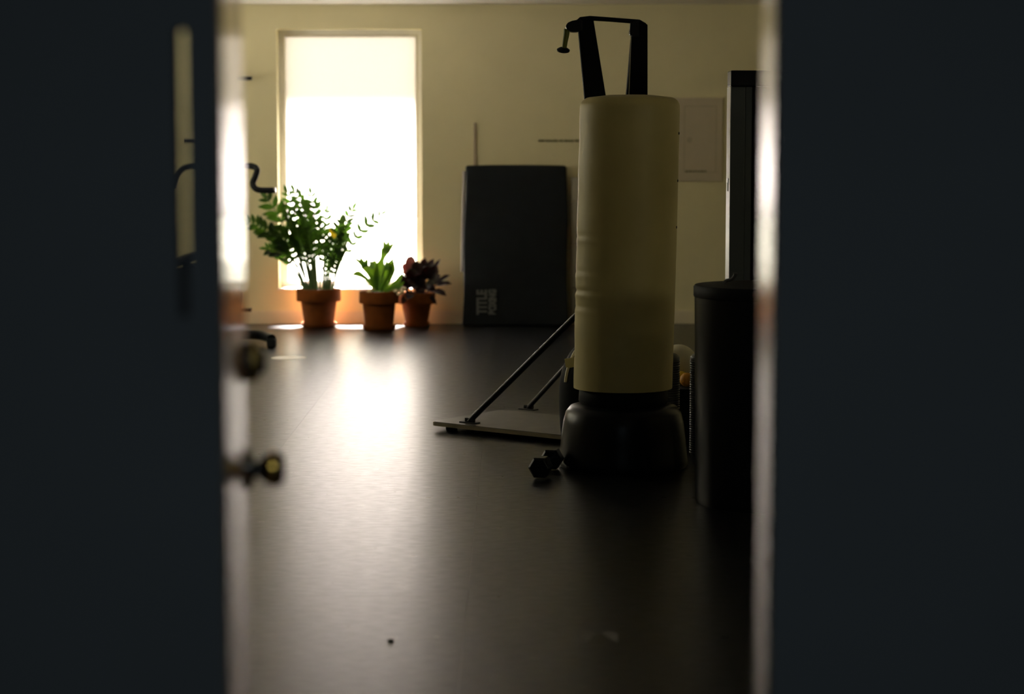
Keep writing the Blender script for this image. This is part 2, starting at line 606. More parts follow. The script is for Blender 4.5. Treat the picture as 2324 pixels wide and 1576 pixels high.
lathe(bm, [(0.028, 0.040), (0.0298, 0.041), (0.0296, 0.047), (0.0278, 0.048)], seg=32, M=mk)  # added band in place of the warm reflection on the knob
kb = obj('reflection_band', bm, M['brass'], knob, smooth=True)
kb['label'] = 'added band imitating a warm reflection on the dark door knob'
mk = leaf_m(s_k, leafz(822))
bm = B()
lathe(bm, [(0.033, 0.0), (0.033, 0.006), (0.031, 0.016), (0.029, 0.022), (0.020, 0.025)], seg=8, M=mk)
lock = obj('deadbolt_lock', bm, M['bronze'], door, bevel=0.0015)
bm = B()
box(bm, (-0.006, -0.018, 0.024), (0.006, 0.018, 0.034), mk)
obj('thumb_turn', bm, M['bronze'], lock, bevel=0.002)
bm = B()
lathe(bm, [(0.0315, 0.012), (0.0330, 0.0125), (0.0318, 0.0185), (0.0300, 0.019)], seg=8, M=mk)  # same added band for the reflected streak on the lock
kb = obj('reflection_band', bm, M['brass'], lock)
kb['label'] = 'added band imitating a warm reflection on the lock'

# ------------------------------------------------------------------ free-standing punching bag
YBAG = 9.45
bc = at(1415, 893, YBAG)
bx_c = bc.x
ztop = at(1425, 218, YBAG).z
zbot = at(1415, 893, YBAG - 0.23).z
rad = 113.0 / F_PX * YBAG
tiltb = (1427 - 1414) / F_PX * YBAG
bag = thing('punching_bag', 'tall cream free-standing punching bag on a rounded black base', 'punching bag', (bx_c, YBAG, 0))
def bag_x(z):
    return bx_c + tiltb * (z - zbot) / (ztop - zbot) - 0.003
bm = B()
seg = 64
prof = []
nz = 120
for i in range(nz + 1):
    z = zbot + (ztop - 0.05 - zbot) * i / nz
    prof.append((rad * (0.995 + 0.008 * math.sin(3.0 * i / nz)), z))
prof = [(rad * 0.90, zbot - 0.004), (rad * 0.965, zbot + 0.003)] + prof
for k2 in range(1, 9):
    a = math.pi / 2 * k2 / 8
    prof.append((rad * 0.995 - 0.05 * (1 - math.cos(a)) , ztop - 0.05 + 0.05 * math.sin(a) * 0.9))
prof.append((rad * 0.45, ztop + 0.004))
rings = []
WR = [(at(1302, 664, YBAG).z, 0.012, 0.8), (at(1302, 540, YBAG).z, 0.006, 0.6), (at(1302, 700, YBAG).z, 0.006, 0.5), (at(1302, 620, YBAG).z, 0.005, 0.4)]
for r, z in prof:
    ring = []
    for k2 in range(seg):
        a = 2 * math.pi * k2 / seg
        # creases on the left-hand side of the vinyl cover
        d = 0.0
        side = max(0.0, -math.cos(a) * 0.9 - math.sin(a) * 0.25)
        for zw, amp, wd in WR:
            zz = z - zw - 0.012 * math.sin(2.2 * a) - 0.02 * (1 - side)
            w = side ** 3
            d += -amp * 0.55 * w * math.exp(-(zz / 0.009) ** 2) + amp * 0.35 * w * math.exp(-((zz + 0.022) / 0.012) ** 2)
        d += 0.0012 * math.sin(z * 26 + 3 * a) * side
        rr = r + d
        ring.append(bm.verts.new((bag_x(z) + rr * math.cos(a), YBAG + rr * math.sin(a), z)))
    rings.append(ring)
for a, b in zip(rings, rings[1:]):
    for k2 in range(seg):
        bm.faces.new((a[k2], a[(k2 + 1) % seg], b[(k2 + 1) % seg], b[k2]))
bm.faces.new(rings[0][::-1])
bm.faces.new(rings[-1])
obj('padded_cover', bm, M['vinyl'], bag, smooth=True, angle=60)
for (px, py) in ((1537, 303), (1534, 410), (1530, 515)):
    z = at(px, py, YBAG).z
    bm = B()
    a = R(-14)
    p = Vector((bag_x(z) + rad * math.cos(a), YBAG + rad * math.sin(a), z))
    q = Matrix.Translation(p) @ Matrix.Rotation(a, 4, 'Z') @ Matrix.Rotation(R(90), 4, 'Y')
    lathe(bm, [(0.006, -0.006), (0.007, 0.002), (0.003, 0.004)], seg=12, M=q)
    obj('eyelet', bm, M['black_plastic'], bag, smooth=True)
rb = 148.0 / F_PX * YBAG
bm = B()
lathe(bm, [(0.19, zbot + 0.02), (0.205, zbot - 0.002), (0.21, zbot - 0.06), (0.20, zbot - 0.075)][::-1], (bx_c, YBAG, 0), 48)
obj('collar', bm, M['black_rubber'], bag, smooth=True)
bm = B()
lathe(bm, [(rb * 0.97, 0.0), (rb * 1.0, 0.012), (rb * 1.0, 0.035), (rb * 0.985, 0.06), (rb * 0.96, 0.14), (rb * 0.93, 0.21), (rb * 0.89, 0.255),
           (rb * 0.82, 0.282), (rb * 0.70, 0.293), (0.19, 0.297), (0.12, 0.297)], (bx_c, YBAG, 0), 64)
obj('base', bm, M['black_plastic'], bag, smooth=True, angle=50)

# ------------------------------------------------------------------ ski trainer: V arms, post, platform, brace rods
ski = thing('ski_trainer', 'black ski training machine with V-shaped arms standing on a platform behind the punching bag', 'exercise machine', (0.50, 10.25, 0))
YA, YC = 10.06, 10.50
bm = B()
prism(bm, [at(1311, 47, YA), at(1347, 44, YA), at(1408, 421, YA), at(1345, 421, YA)], YA, YA + 0.10)
obj('arm', bm, M['ski_black'], ski, bevel=0.005)
bm = B()
prism(bm, [at(1433, 60, YC), at(1452, 52, YC), at(1467, 58, YC), at(1467, 421, YC), at(1402, 421, YC)], YC - 0.10, YC)
obj('arm', bm, M['ski_black'], ski, bevel=0.005)
bm = B()
pts = [at(1309, 50, YA), at(1318, 44, YA), at(1340, 41.5, YA + 0.05), at(1380, 44, YA + 0.17), at(1450, 49.5, YC - 0.05), at(1464, 56, YC - 0.03)]
tube(bm, pts, [0.008, 0.012, 0.012, 0.0115, 0.012, 0.009], 8)
obj('top_bar', bm, M['ski_black'], ski)
bm = B()
pr = [at(1283, 60, YA), at(1288, 52, YA), at(1298, 48, YA), at(1312, 45, YA), at(1322, 47, YA), at(1322, 70, YA), at(1308, 73, YA), at(1296, 73, YA), at(1286, 67, YA)]
prism(bm, pr, YA - 0.03, YA + 0.05)
obj('pulley_cover', bm, M['black_plastic'], ski, bevel=0.006)
bm = B()
tube(bm, bez([at(1286.5, 66, YA), at(1285.5, 78, YA), at(1283, 92, YA), at(1280.5, 110, YA)], 6), [0.0155 - 0.004 * i / 18 for i in range(19)], 12)
gr = obj('pull_handle', bm, M['green_grip'], ski, smooth=True)
gr['label'] = 'olive green hanging handle'
bm = B()
q = Matrix.Rotation(R(24), 4, 'X') @ Matrix.Rotation(R(4), 4, 'Y')
lathe(bm, [(0.012, 0.012), (0.024, 0.006), (0.032, 0.0), (0.031, -0.006), (0.010, -0.010)][::-1], at(1278.5, 113, YA), 28, q)
obj('handle_flange', bm, M['black_plastic'], gr, smooth=True)
bm = B()
prism(bm, [at(1427, 54, YC), at(1446, 52, YC), at(1446, 86, YC), at(1433, 86, YC), at(1425.5, 81, YC), at(1427, 76, YC)], YC - 0.13, YC - 0.06)
obj('pulley_block', bm, M['black_plastic'], ski, bevel=0.003)
bm = B()
tube(bm, [at(1432, 84, YC - 0.12), at(1430, 150, YC - 0.12), at(1427, 222, YC - 0.12)], 0.0022, 6)
obj('pull_cord', bm, M['cord'], ski)
# flywheel housing and post
zc = at(1400, 421, 10.25).z
pc = Vector((0.53, 10.27, 0))
bm = B()
q = Matrix.Translation(Vector((pc.x, pc.y, zc - 0.12))) @ Matrix.Rotation(R(30), 4, 'Z') @ Matrix.Rotation(R(90), 4, 'X')
lathe(bm, [(0.08, -0.13), (0.135, -0.12), (0.15, -0.08), (0.15, 0.08), (0.135, 0.12), (0.08, 0.13)], seg=40, M=q)
obj('flywheel_housing', bm, M['black_plastic'], ski, smooth=True)
bm = B()
box(bm, (pc.x - 0.05, pc.y - 0.05, 0.045), (pc.x + 0.05, pc.y + 0.05, zc - 0.1))
obj('post', bm, M['black_metal'], ski, bevel=0.006)
# platform board
pd = Vector((0.79, -0.613, 0)).normalized()
pp = Vector((-pd.y, pd.x, 0))
C0 = on_floor(976, 957, 0.045)
C0.z = 0
MP = Matrix.Translation(C0) @ Matrix(((pd.x, pp.x, 0), (pd.y, pp.y, 0), (0, 0, 1))).to_4x4()
def rounded_rect(bm, L, Wd, r, z0, z1, Mx):
    pts = []
    for cx, cy, a0 in ((L - r, r, -90), (L - r, Wd - r, 0), (r, Wd - r, 90), (r, r, 180)):
        for k in range(7):
            a = R(a0 + 15 * k)
            pts.append((cx + r * math.cos(a), cy + r * math.sin(a)))
    lo = [bm.verts.new(Mx @ Vector((x, y, z0))) for x, y in pts]
    hi = [bm.verts.new(Mx @ Vector((x, y, z1))) for x, y in pts]
    n = len(pts)
    bm.faces.new(lo[::-1]); bm.faces.new(hi)
    for i in range(n):
        bm.faces.new((lo[i], lo[(i + 1) % n], hi[(i + 1) % n], hi[i]))
bm = B()
rounded_rect(bm, 1.0, 0.62, 0.04, 0.024, 0.043, MP)
obj('platform', bm, M['ply_edge'], ski)
bm = B()
rounded_rect(bm, 0.992, 0.612, 0.038, 0.043, 0.046, MP @ Matrix.Translation((0.004, 0.004, 0)))
tp = obj('tread', bm, M['plywood'], ski)
tp['label'] = 'dark grey top sheet of the platform'
for fx, fy in ((0.09, 0.07), (0.09, 0.55), (0.9, 0.07), (0.9, 0.55)):
    bm = B()
    p = MP @ Vector((fx, fy, 0))
    lathe(bm, [(0.03, 0.0), (0.032, 0.012), (0.028, 0.024)], p, 16)
    obj('foot', bm, M['black_rubber'], ski)
r1 = on_floor(1066, 960, 0.047); r2 = on_floor(1199, 930, 0.047)
e1 = at(1396, 629, pc.y - 0.02); e2 = at(1404, 700, pc.y + 0.06)
for (p, e, rr) in ((r1, e1, 0.0155), (r2, e2, 0.0125)):
    bm = B()
    dirv = (e - p).normalized()
    a = p + Vector((0, 0, 0.006))
    tube(bm, bez([a, a + dirv * 0.05 + Vector((0, 0, 0.004)), a + dirv * 0.4, e], 8), rr, 14)
    o = obj('brace_rod', bm, M['black_metal'], ski, smooth=True)
    bm = B()
    q = Matrix.Translation(p) @ Matrix(((pd.x, pp.x, 0), (pd.y, pp.y, 0), (0, 0, 1))).to_4x4()
    box(bm, (-0.055, -0.022, -0.002), (0.055, 0.022, 0.006), q)
    box(bm, (-0.025, -0.012, 0.006), (0.03, 0.012, 0.026), q)
    obj('rod_bracket', bm, M['black_metal'], o, bevel=0.003)

# ------------------------------------------------------------------ gym bag tucked beside the base
gy = 9.98
g0 = at(1340, 900, gy)
bagc = Vector((at(1352, 880, gy).x, gy, 0))
bagc.z = 0.047
gym = thing('gym_bag', 'black gym bag with pale piping and cream tag, half hidden behind the punching bag', 'bag', bagc)
gw = 84.0 / F_PX * gy
gz = at(1330, 768, gy).z - 0.047
bm = B()
prof = []
for i in range(25):
    t = i / 24
    z = gz * t
    rr = gw * (0.93 + 0.07 * math.sin(math.pi * min(1, t * 1.25))) * (1.0 if t < 0.5 else math.sqrt(max(0.0004, 1 - ((t - 0.5) / 0.5) ** 2.6)))
    prof.append((max(rr, 0.004), z))
lathe(bm, prof, bagc, 40, sx=1.0, sy=0.75)
obj('body', bm, M['black_rubber'], gym, smooth=True, angle=60)
bm = B()
pts = []
for i in range(14, 23):
    r_, z_ = prof[i]
    a = R(212)
    pts.append(bagc + Vector((r_ * math.cos(a) * 1.0, r_ * math.sin(a) * 0.75, z_)))
tube(bm, bez(pts, 4), 0.008, 8)
o = obj('piping', bm, M['ball_white'], gym, smooth=True)
o['label'] = 'pale curved piping'
bm = B()
ya = gy - gw * 0.72
prism(bm, [at(1281, 815, ya), at(1303, 811, ya), at(1303, 833, ya), at(1295, 835, ya), at(1284, 834, ya)], ya - 0.004, ya)
o = obj('tag', bm, M['tag_cream'], gym)
o['label'] = 'cream cloth tag'

# ------------------------------------------------------------------ hexagonal dumbbell lying by the base
dc = Vector((at(1240, 1100, 9.2).x, 9.2, 0.052))
db = thing('dumbbell', 'black hexagonal dumbbell lying on the floor left of the punching bag base', 'dumbbell', (dc.x, dc.y, 0))
ax = Vector((0.22, 0.975, 0)).normalized()
q0 = Matrix(((ax.y, 0, ax.x), (-ax.x, 0, ax.y), (0, 1, 0))).to_4x4()
q0 = Matrix.Translation(dc) @ q0
for s in (-1, 1):
    bm = B()
    lathe(bm, [(0.042, s * 0.125 - 0.042), (0.052, s * 0.125 - 0.032), (0.052, s * 0.125 + 0.032), (0.042, s * 0.125 + 0.042)], seg=6, M=q0 @ Matrix.Rotation(R(0), 4, 'Z'))
    obj('head', bm, M['black_plastic'], db, bevel=0.002)
bm = B()
tube(bm, [q0 @ Vector((0, 0, z)) for z in (-0.1, -0.04, 0, 0.04, 0.1)], [0.014, 0.015, 0.0165, 0.015, 0.014], 14)
obj('grip', bm, M['chrome'], db, smooth=True)

# ------------------------------------------------------------------ crash mat leaning on the far wall, folded panel behind it
Ym = 17.02
p_bl, p_br = at(1049, 738, Ym), at(1289, 738, Ym)
p_tl, p_tr = at(1056, 376, Ym + 0.14), at(1287, 376, Ym + 0.14)
mt = thing('crash_mat', 'black crash mat with rotated white lettering leaning upright against the far wall', 'mat', ((p_bl.x + p_br.x) / 2, Ym, 0))
bm = B()
nn = 14
fr = []
for j in range(nn + 1):
    t = j / nn
    L = p_bl.lerp(p_tl, t); Rr = p_br.lerp(p_tr, t)
    if j == 0:
        L.z = Rr.z = 0.004
    row = []
    for i in range(9):
        s = i / 8
        p = L.lerp(Rr, s)
        p.z += (0.006 * math.sin(math.pi * s) if j == nn else 0)
        p.y -= 0.012 * math.sin(math.pi * s) * math.sin(math.pi * t)
        if i in (0, 8):
            p.x += 0.006 * math.sin(t * 9 + i) 
        row.append(p)
    fr.append(row)
TH = 0.10
vf = [[bm.verts.new(p) for p in row] for row in fr]
vb = [[bm.verts.new(p + Vector((0, TH, 0.0))) for p in row] for row in fr]
for j in range(nn):
    for i in range(8):
        bm.faces.new((vf[j][i], vf[j][i + 1], vf[j + 1][i + 1], vf[j + 1][i]))
        bm.faces.new((vb[j][i], vb[j + 1][i], vb[j + 1][i + 1], vb[j][i + 1]))
    bm.faces.new((vf[j][0], vf[j + 1][0], vb[j + 1][0], vb[j][0]))
    bm.faces.new((vf[j][8], vb[j][8], vb[j + 1][8], vf[j + 1][8]))
for i in range(8):
    bm.faces.new((vf[0][i], vb[0][i], vb[0][i + 1], vf[0][i + 1]))
    bm.faces.new((vf[nn][i], vf[nn][i + 1], vb[nn][i + 1], vb[nn][i]))
body = obj('cover', bm, M['mat_vinyl'], mt, bevel=0.0)
bv = body.modifiers.new('soft_edges', 'BEVEL'); bv.width = 0.018; bv.segments = 3; bv.limit_method = 'ANGLE'; bv.angle_limit = R(50)
body.data.polygons.foreach_set('use_smooth', [True] * len(body.data.polygons))
bm = B()
a0, a1 = p_bl.lerp(p_tl, 0.33), p_bl.lerp(p_tl, 0.965)
tube(bm, [a0 + Vector((-0.010, 0.035, 0)), a0.lerp(a1, 0.5) + Vector((-0.012, 0.035, 0)), a1 + Vector((-0.009, 0.035, 0))], 0.013, 8)  # pale tube added where the left edge of the mat catches light
o = obj('lit_edge_strip', bm, M['mat_lit_edge'], mt, smooth=True)
o['label'] = 'pale strip imitating the lit left edge of the mat'
def text(body_, x, z, size, Y, parent, m, width):
    cu = bpy.data.curves.new('lettering', 'FONT')
    cu.body = body_
    cu.size = size
    cu.extrude = 0.0015
    cu.offset = 0.006
    cu.align_x = 'LEFT'
    o = bpy.data.objects.new('lettering', cu)
    COL.objects.link(o)
    bpy.context.view_layer.update()
    w = max(0.01, o.dimensions.x)
    mw = (Matrix.Translation(Vector((x, Y, z)) - wloc(parent)) @ Matrix(((0, -1, 0), (0, 0, -1), (1, 0, 0))).to_4x4()
          @ Matrix.Diagonal((width / w, 1, 1, 1)))
    me = bpy.data.meshes.new_from_object(o)
    bpy.data.objects.remove(o)
    bpy.data.curves.remove(cu)
    me.materials.clear()
    me.materials.append(m)
    o = bpy.data.objects.new('lettering', me)
    COL.objects.link(o)
    o.parent = parent
    o.matrix_local = mw
    return o
yl = Ym + 0.0
zl0, zl1 = at(1090, 714, yl).z, at(1090, 657, yl).z
text('TITLE', at(1104, 700, yl).x, zl0, 0.115, yl - 0.004, mt, M['letter'], zl1 - zl0)
text('BOXING', at(1125, 700, yl).x, zl0, 0.082, yl - 0.004, mt, M['letter'], zl1 - zl0)

fp = thing('folding_panel', 'pale grey folded exercise panel with horizontal seams standing between mat and punching bag', 'panel',
           (at(1310, 700, 17.2).x, 17.2, 0))
ys = [738, 652, 557, 457, 402]
for a, b in zip(ys, ys[1:]):
    bm = B()
    z0, z1 = max(0.0, at(1310, a, 17.2).z), at(1310, b, 17.2).z
    box(bm, (at(1296, 700, 17.2).x, 17.17, z0 + 0.003), (at(1350, 700, 17.2).x, 17.26, z1 - 0.003))
    obj('panel_section', bm, M['pale_panel'], fp, bevel=0.006)

# ------------------------------------------------------------------ things fixed to the far wall
bm = B()
box(bm, (at(1075.5, 300, YB).x, YB - 0.012, at(1078, 420, YB).z), (at(1080, 300, YB).x, YB, at(1078, 279, YB).z))
tag(obj('wall_strip', bm, M['taupe'], origin=at(1078, 420, YB)), 'thin taupe vertical strip on the far wall rising above the black mat', 'strip')
wt_ = thing('wall_lettering', 'single line of tiny dark lettering on the far wall left of the punching bag', 'lettering', at(1222, 322, YB))
rx = random.Random(3)
px = 1222.0
while px < 1345:
    wd = rx.choice((9, 14, 17, 22, 28))
    bm = B()
    x = px
    while x < px + wd - 1:
        hgt = rx.choice((0, 0, 0, 1.2))
        box(bm, (at(x, 320, YB).x, YB - 0.003, at(x, 322.5, YB).z), (at(x + 1.5, 320, YB).x, YB - 0.0005, at(x, 317.8 - hgt, YB).z))
        if rx.random() < 0.7:
            box(bm, (at(x, 320, YB).x, YB - 0.003, at(x, 319.2, YB).z), (at(x + 2.2, 320, YB).x, YB - 0.0005, at(x, 317.9, YB).z))
        x += 2.4
    obj('word', bm, M['ink'], wt_)
    px += wd + 2.6
nb = thing('notice_board', 'faint greyish notice with thin inner border, on the far wall beside the tall cabinet', 'notice',
           at(1592, 412, YB))
bm = B()
box(bm, (at(1500, 300, YB).x, YB - 0.012, at(1590, 412, YB).z), (at(1640, 300, YB).x, YB - 0.0005, at(1590, 222, YB).z))
obj('board', bm, M['notice'], nb, bevel=0.003)
bm = B()
for (a, b, c, d) in ((1552, 240, 1554, 392), (1624, 240, 1626, 392), (1552, 240, 1626, 242), (1552, 390.5, 1626, 392)):
    box(bm, (at(a, 300, YB).x, YB - 0.014, at(1590, d, YB).z), (at(c, 300, YB).x, YB - 0.0115, at(1590, b, YB).z))
obj('inner_border', bm, M['notice_line'], nb)
bm = B()
x = 1556
while x < 1601:
    w_ = rx.choice((3, 4, 6))
    box(bm, (at(x, 300, YB).x, YB - 0.0145, at(1590, 390.5, YB).z), (at(x + w_, 300, YB).x, YB - 0.0115, at(1590, 387, YB).z))
    x += w_ + 1.5
obj('caption_line', bm, M['ink'], nb)
bm = B()
lathe(bm, [(0.024, 0.0), (0.024, 0.002)], at(1565, 318, YB - 0.0115), 20, Matrix.Rotation(R(90), 4, 'X'))
obj('printed_mark', bm, M['notice_line'], nb)
for (pa, pb, py, lab) in ((505, 572, 178, 'short black wall peg beside the door edge near the top of the window'),
                          (418, 444, 320, 'small black wall peg seen through the narrow glazed slot')):
    root = thing('wall_peg', lab, 'peg', at(pb - 5, py, YB))
    bm = B()
    yy = YB - 0.10
    tube(bm, [at(pa, py, yy), at((pa + pb) / 2, py, yy), at(pb, py, yy)], 0.017, 12)
    obj('peg_bar', bm, M['black_metal'], root, bevel=0.004)
    bm = B()
    c = at((pa + 8 if pa > 450 else pb - 4), py, yy)
    tube(bm, [c, c + Vector((0, 0.1, 0))], 0.012, 10)
    obj('bracket', bm, M['black_metal'], root)

# ------------------------------------------------------------------ exercise bike at the far left
YK = 15.5
bk = thing('exercise_bike', 'black exercise bike with curved handlebar behind the open door, left of the window', 'exercise bike',
           (at(505, 700, YK).x, YK, 0))
def a2(x, y, dy=0.0):
    return at(x, y, YK + dy)
bm = B()
right = [a2(508, 379), a2(548, 377, -0.02), a2(570, 377, -0.05), a2(583, 384, -0.09), a2(580, 400, -0.12), a2(574, 416, -0.15), a2(580, 428, -0.18), a2(594, 432, -0.19), a2(622, 432, -0.20)]
tube(bm, bez(right, 6), 0.023, 14)
obj('handlebar', bm, M['black_rubber'], bk, smooth=True)
bm = B()
left = [a2(508, 379), a2(462, 377, -0.02), a2(432, 378, -0.05), a2(412, 385, -0.09), a2(398, 402, -0.14), a2(391, 425, -0.20)]
tube(bm, bez(left, 6), 0.023, 14)
obj('handlebar', bm, M['black_rubber'], bk, smooth=True)
bm = B()
e = a2(623.5, 432, -0.20)
tube(bm, [e + Vector((-0.006, 0, 0)), e + Vector((0.008, 0, 0))], 0.021, 14)
o = obj('bar_end_cap', bm, M['chrome'], bk, smooth=True)
o['label'] = 'bright bar end cap'
bm = B()
tube(bm, [a2(508, 379, 0.0), a2(505, 480, 0.06), a2(503, 600, 0.12)], 0.032, 14)
obj('handlebar_post', bm, M['black_metal'], bk, smooth=True)
cx = at(505, 640, YK).x
bm = B()
box(bm, (cx - 0.10, YK - 0.02, a2(505, 372).z), (cx + 0.10, YK + 0.02, a2(505, 330).z), Matrix.Translation((0, 0, 0)))
obj('console', bm, M['black_plastic'], bk, bevel=0.01)
bm = B()
q = Matrix.Translation(Vector((cx, YK + 0.10, 0.38))) @ Matrix.Rotation(R(90), 4, 'Y')
lathe(bm, [(0.08, -0.09), (0.26, -0.08), (0.29, -0.04), (0.29, 0.04), (0.26, 0.08), (0.08, 0.09)], seg=40, M=q)
obj('flywheel_cover', bm, M['black_plastic'], bk, smooth=True)
bm = B()
tube(bm, [(cx, YK + 0.15, 0.4), (cx, YK - 0.30, 0.45), (cx, YK - 0.55, 0.10)], 0.045, 12)
obj('frame', bm, M['black_metal'], bk, smooth=True)
sx_ = at(414, 590, YK - 0.45).x
bm = B()
tube(bm, [(cx, YK - 0.35, 0.40), (cx - 0.10, YK - 0.42, 0.62), (sx_, YK - 0.45, at(414, 605, YK - 0.45).z)], 0.026, 12)
obj('seat_post', bm, M['black_metal'], bk, smooth=True)
bm = B()
pr_ = [(0.004, -0.035), (0.10, -0.03), (0.135, -0.005), (0.13, 0.02), (0.09, 0.035), (0.004, 0.04)]
q = Matrix.Rotation(R(-18), 4, 'Y')
lathe(bm, pr_, (sx_ + 0.02, YK - 0.45, at(414, 590, YK - 0.45).z), 24, q, sx=1.0, sy=1.25)
obj('seat', bm, M['black_rubber'], bk, smooth=True)
bm = B()
prism(bm, [a2(352, 770, -0.5), a2(352, 640, -0.5), a2(385, 612, -0.5), a2(440, 600, -0.5), a2(470, 630, -0.5), a2(470, 770, -0.5)], YK - 0.50, YK - 0.32)
obj('rear_shroud', bm, M['black_plastic'], bk, bevel=0.02)
bm = B()
tube(bm, bez([(at(400, 760, YK - 0.1).x, YK - 0.12, 0.075), (at(540, 760, YK - 0.1).x, YK - 0.10, 0.075), (at(590, 760, YK - 0.1).x, YK - 0.12, 0.075), (at(624, 760, YK - 0.1).x, YK - 0.32, 0.065)], 6), 0.036, 14)
st = obj('stabiliser', bm, M['black_metal'], bk, smooth=True)
bm = B()
e = Vector((at(617, 770, YK - 0.3).x, YK - 0.30, 0.0))
box(bm, (e.x - 0.035, e.y - 0.05, 0.0), (e.x + 0.03, e.y + 0.05, 0.07))
obj('rubber_foot', bm, M['black_rubber'], st, bevel=0.012)
bm = B()
tube(bm, [(at(420, 760, YK).x, YK - 0.62, 0.05), (at(545, 760, YK).x, YK - 0.62, 0.05)], 0.036, 14)
obj('stabiliser', bm, M['black_metal'], bk, smooth=True)
for s in (-1, 1):
    bm = B()
    px_ = cx + s * 0.12
    tube(bm, [(px_, YK + 0.10, 0.38), (px_, YK + 0.10 - 0.12 * s, 0.38 - 0.12 * s)], 0.014, 8)
    c_ = Vector((px_ + s * 0.05, YK + 0.10 - 0.12 * s, 0.38 - 0.12 * s))
    box(bm, (c_.x - 0.05, c_.y - 0.04, c_.z - 0.012), (c_.x + 0.05, c_.y + 0.04, c_.z + 0.012))
    obj('pedal', bm, M['black_plastic'], bk)

# ------------------------------------------------------------------ tall appliance and bin at the right
YT = 9.35
xl_ = at(1656.5, 400, YT).x
ta = thing('tall_cabinet', 'tall dark cabinet with a bright white left side, behind the round bin', 'cabinet',
           (xl_ + 0.3, YT + 0.08, 0))
zt_ = at(1690, 160, YT).z
zs_ = at(1690, 196, YT).z
dep = 0.16
xw = xl_ + 0.64
bm = B()
box(bm, (xl_ + 0.006, YT + 0.01, 0.0), (xw, YT + dep, zs_))
obj('body', bm, M['black_metal'], ta, bevel=0.004)
bm = B()
box(bm, (xl_, YT + 0.004, 0.06), (xl_ + 0.0055, YT + dep, zs_))
sp = obj('side_panel', bm, M['appliance_white'], ta)
sp['label'] = 'white enamel left side panel'
xi = xl_ - 0.0005
bm = B()
zz0, zz1 = at(1648, 434, YT + 0.08).z, at(1648, 415, YT + 0.08).z
zq0, zq1 = at(1648, 415, YT + 0.08).z, at(1648, 405, YT + 0.08).z
box(bm, (xi - 0.002, YT + 0.05, zq0), (xi + 0.001, YT + 0.10, zq1))
obj('slot', bm, M['black_plastic'], sp)
bm = B()
box(bm, (xi - 0.001, YT + 0.055, zz0), (xi + 0.001, YT + 0.105, zz1))
obj('printed_strip', bm, M['label_grey'], sp)
bm = B()
box(bm, (xl_ - 0.002, YT - 0.012, zs_), (xw + 0.004, YT + dep - 0.03, zt_))
obj('top_cap', bm, M['black_plastic'], ta, bevel=0.005)
xg = at(1690, 400, YT).x
bm = B()
box(bm, (xl_ + 0.001, YT - 0.004, 0.06), (xg, YT + 0.0095, zs_ - 0.003))
box(bm, (xw - 0.07, YT - 0.004, 0.06), (xw, YT + 0.0095, zs_ - 0.003))
obj('door_stile', bm, M['grey_panel'], ta, bevel=0.002)
bm = B()
box(bm, (xg + 0.002, YT + 0.001, 0.06), (xg + 0.03, YT + 0.0095, zs_ - 0.003))
obj('door_trim', bm, M['grey_panel'], ta)
bm = B()
box(bm, (xg + 0.032, YT + 0.004, 0.06), (xw - 0.072, YT + 0.0095, zs_ - 0.003))
obj('glass_door', bm, M['black_glass'], ta)

YN = 8.45
rn = 0.30
cn = Vector((at(1574, 700, YN).x + rn, YN, 0))
zn = at(1640, 637, YN + 0.28).z
bn = thing('round_bin', 'large round black bin with a lid in front of the tall cabinet', 'bin', cn)
bm = B()
lathe(bm, [(rn * 0.93, 0.0), (rn * 0.95, 0.02), (rn * 0.985, zn - 0.06), (rn * 0.985, zn - 0.05)], cn, 48)
obj('drum', bm, M['black_plastic'], bn, smooth=True)
bm = B()
lathe(bm, [(rn * 0.99, zn - 0.05), (rn * 1.0, zn - 0.045), (rn * 1.0, zn - 0.008), (rn * 0.98, zn), (rn * 0.5, zn + 0.004)], cn, 48)
lid = obj('lid', bm, M['black_rubber'], bn, smooth=True)
bm = B()
h0 = Vector((at(1650, 636, YN).x, YN, zn + 0.003))
tube(bm, bez([h0 + Vector((-0.012, 0.02, 0)), h0 + Vector((0.0, 0.02, 0.012)), h0 + Vector((0.02, 0.01, 0.018)), h0 + Vector((0.032, 0.0, 0.034)), h0 + Vector((0.034, -0.004, 0.046))], 5), [0.008] * 20 + [0.011], 10)
o = obj('lid_handle', bm, M['foam_grey'], lid, smooth=True)
o['label'] = 'small grey curved lid handle'

# ------------------------------------------------------------------ ribbed rollers and balls between bag and bin
YR = 9.8
def roller(px, label):
    c = at(px, 900, YR)
    c.z = 0
    rt = thing('foam_roller', label, 'foam roller', c, 'ribbed foam rollers')
    zt2 = at(px, 800, YR).z
    zr = at(px, 818, YR).z
    rr = 0.055
    bm = B()
    prof = [(rr * 0.9, 0.0)]
    n = 40
    for i in range(n):
        z = 0.005 + (zr - 0.005) * i / n
        dz = (zr - 0.005) / n
        prof += [(rr * 0.93, z), (rr, z + dz * 0.35), (rr, z + dz * 0.65), (rr * 0.93, z + dz * 0.98)]
    lathe(bm, prof, c, 32)
    obj('ribbed_tube', bm, M['foam_grey'], rt, smooth=True, angle=25)
    bm = B()
    prof = [(rr * 0.98, zr)]
    for k in range(9):
        a = math.pi / 2 * k / 8
        prof.append((max(0.003, rr * 0.98 * math.cos(a)), zr + 0.012 + (zt2 - zr - 0.012) * math.sin(a)))
    lathe(bm, prof, c, 32)
    obj('domed_end', bm, M['foam_grey'], rt, smooth=True, angle=60)
    return rt
roller(1517, 'ribbed grey foam roller touching the right edge of the punching bag, nearer the bag')
roller(1591, 'ribbed grey foam roller half hidden by the round bin')
bxc = Vector((0.905, YR + 0.55, 0))
zx = at(1556, 881, YR + 0.40).z
bx_ = thing('wooden_crate', 'low black box carrying coloured balls behind the foam rollers', 'box', bxc)
bm = B()
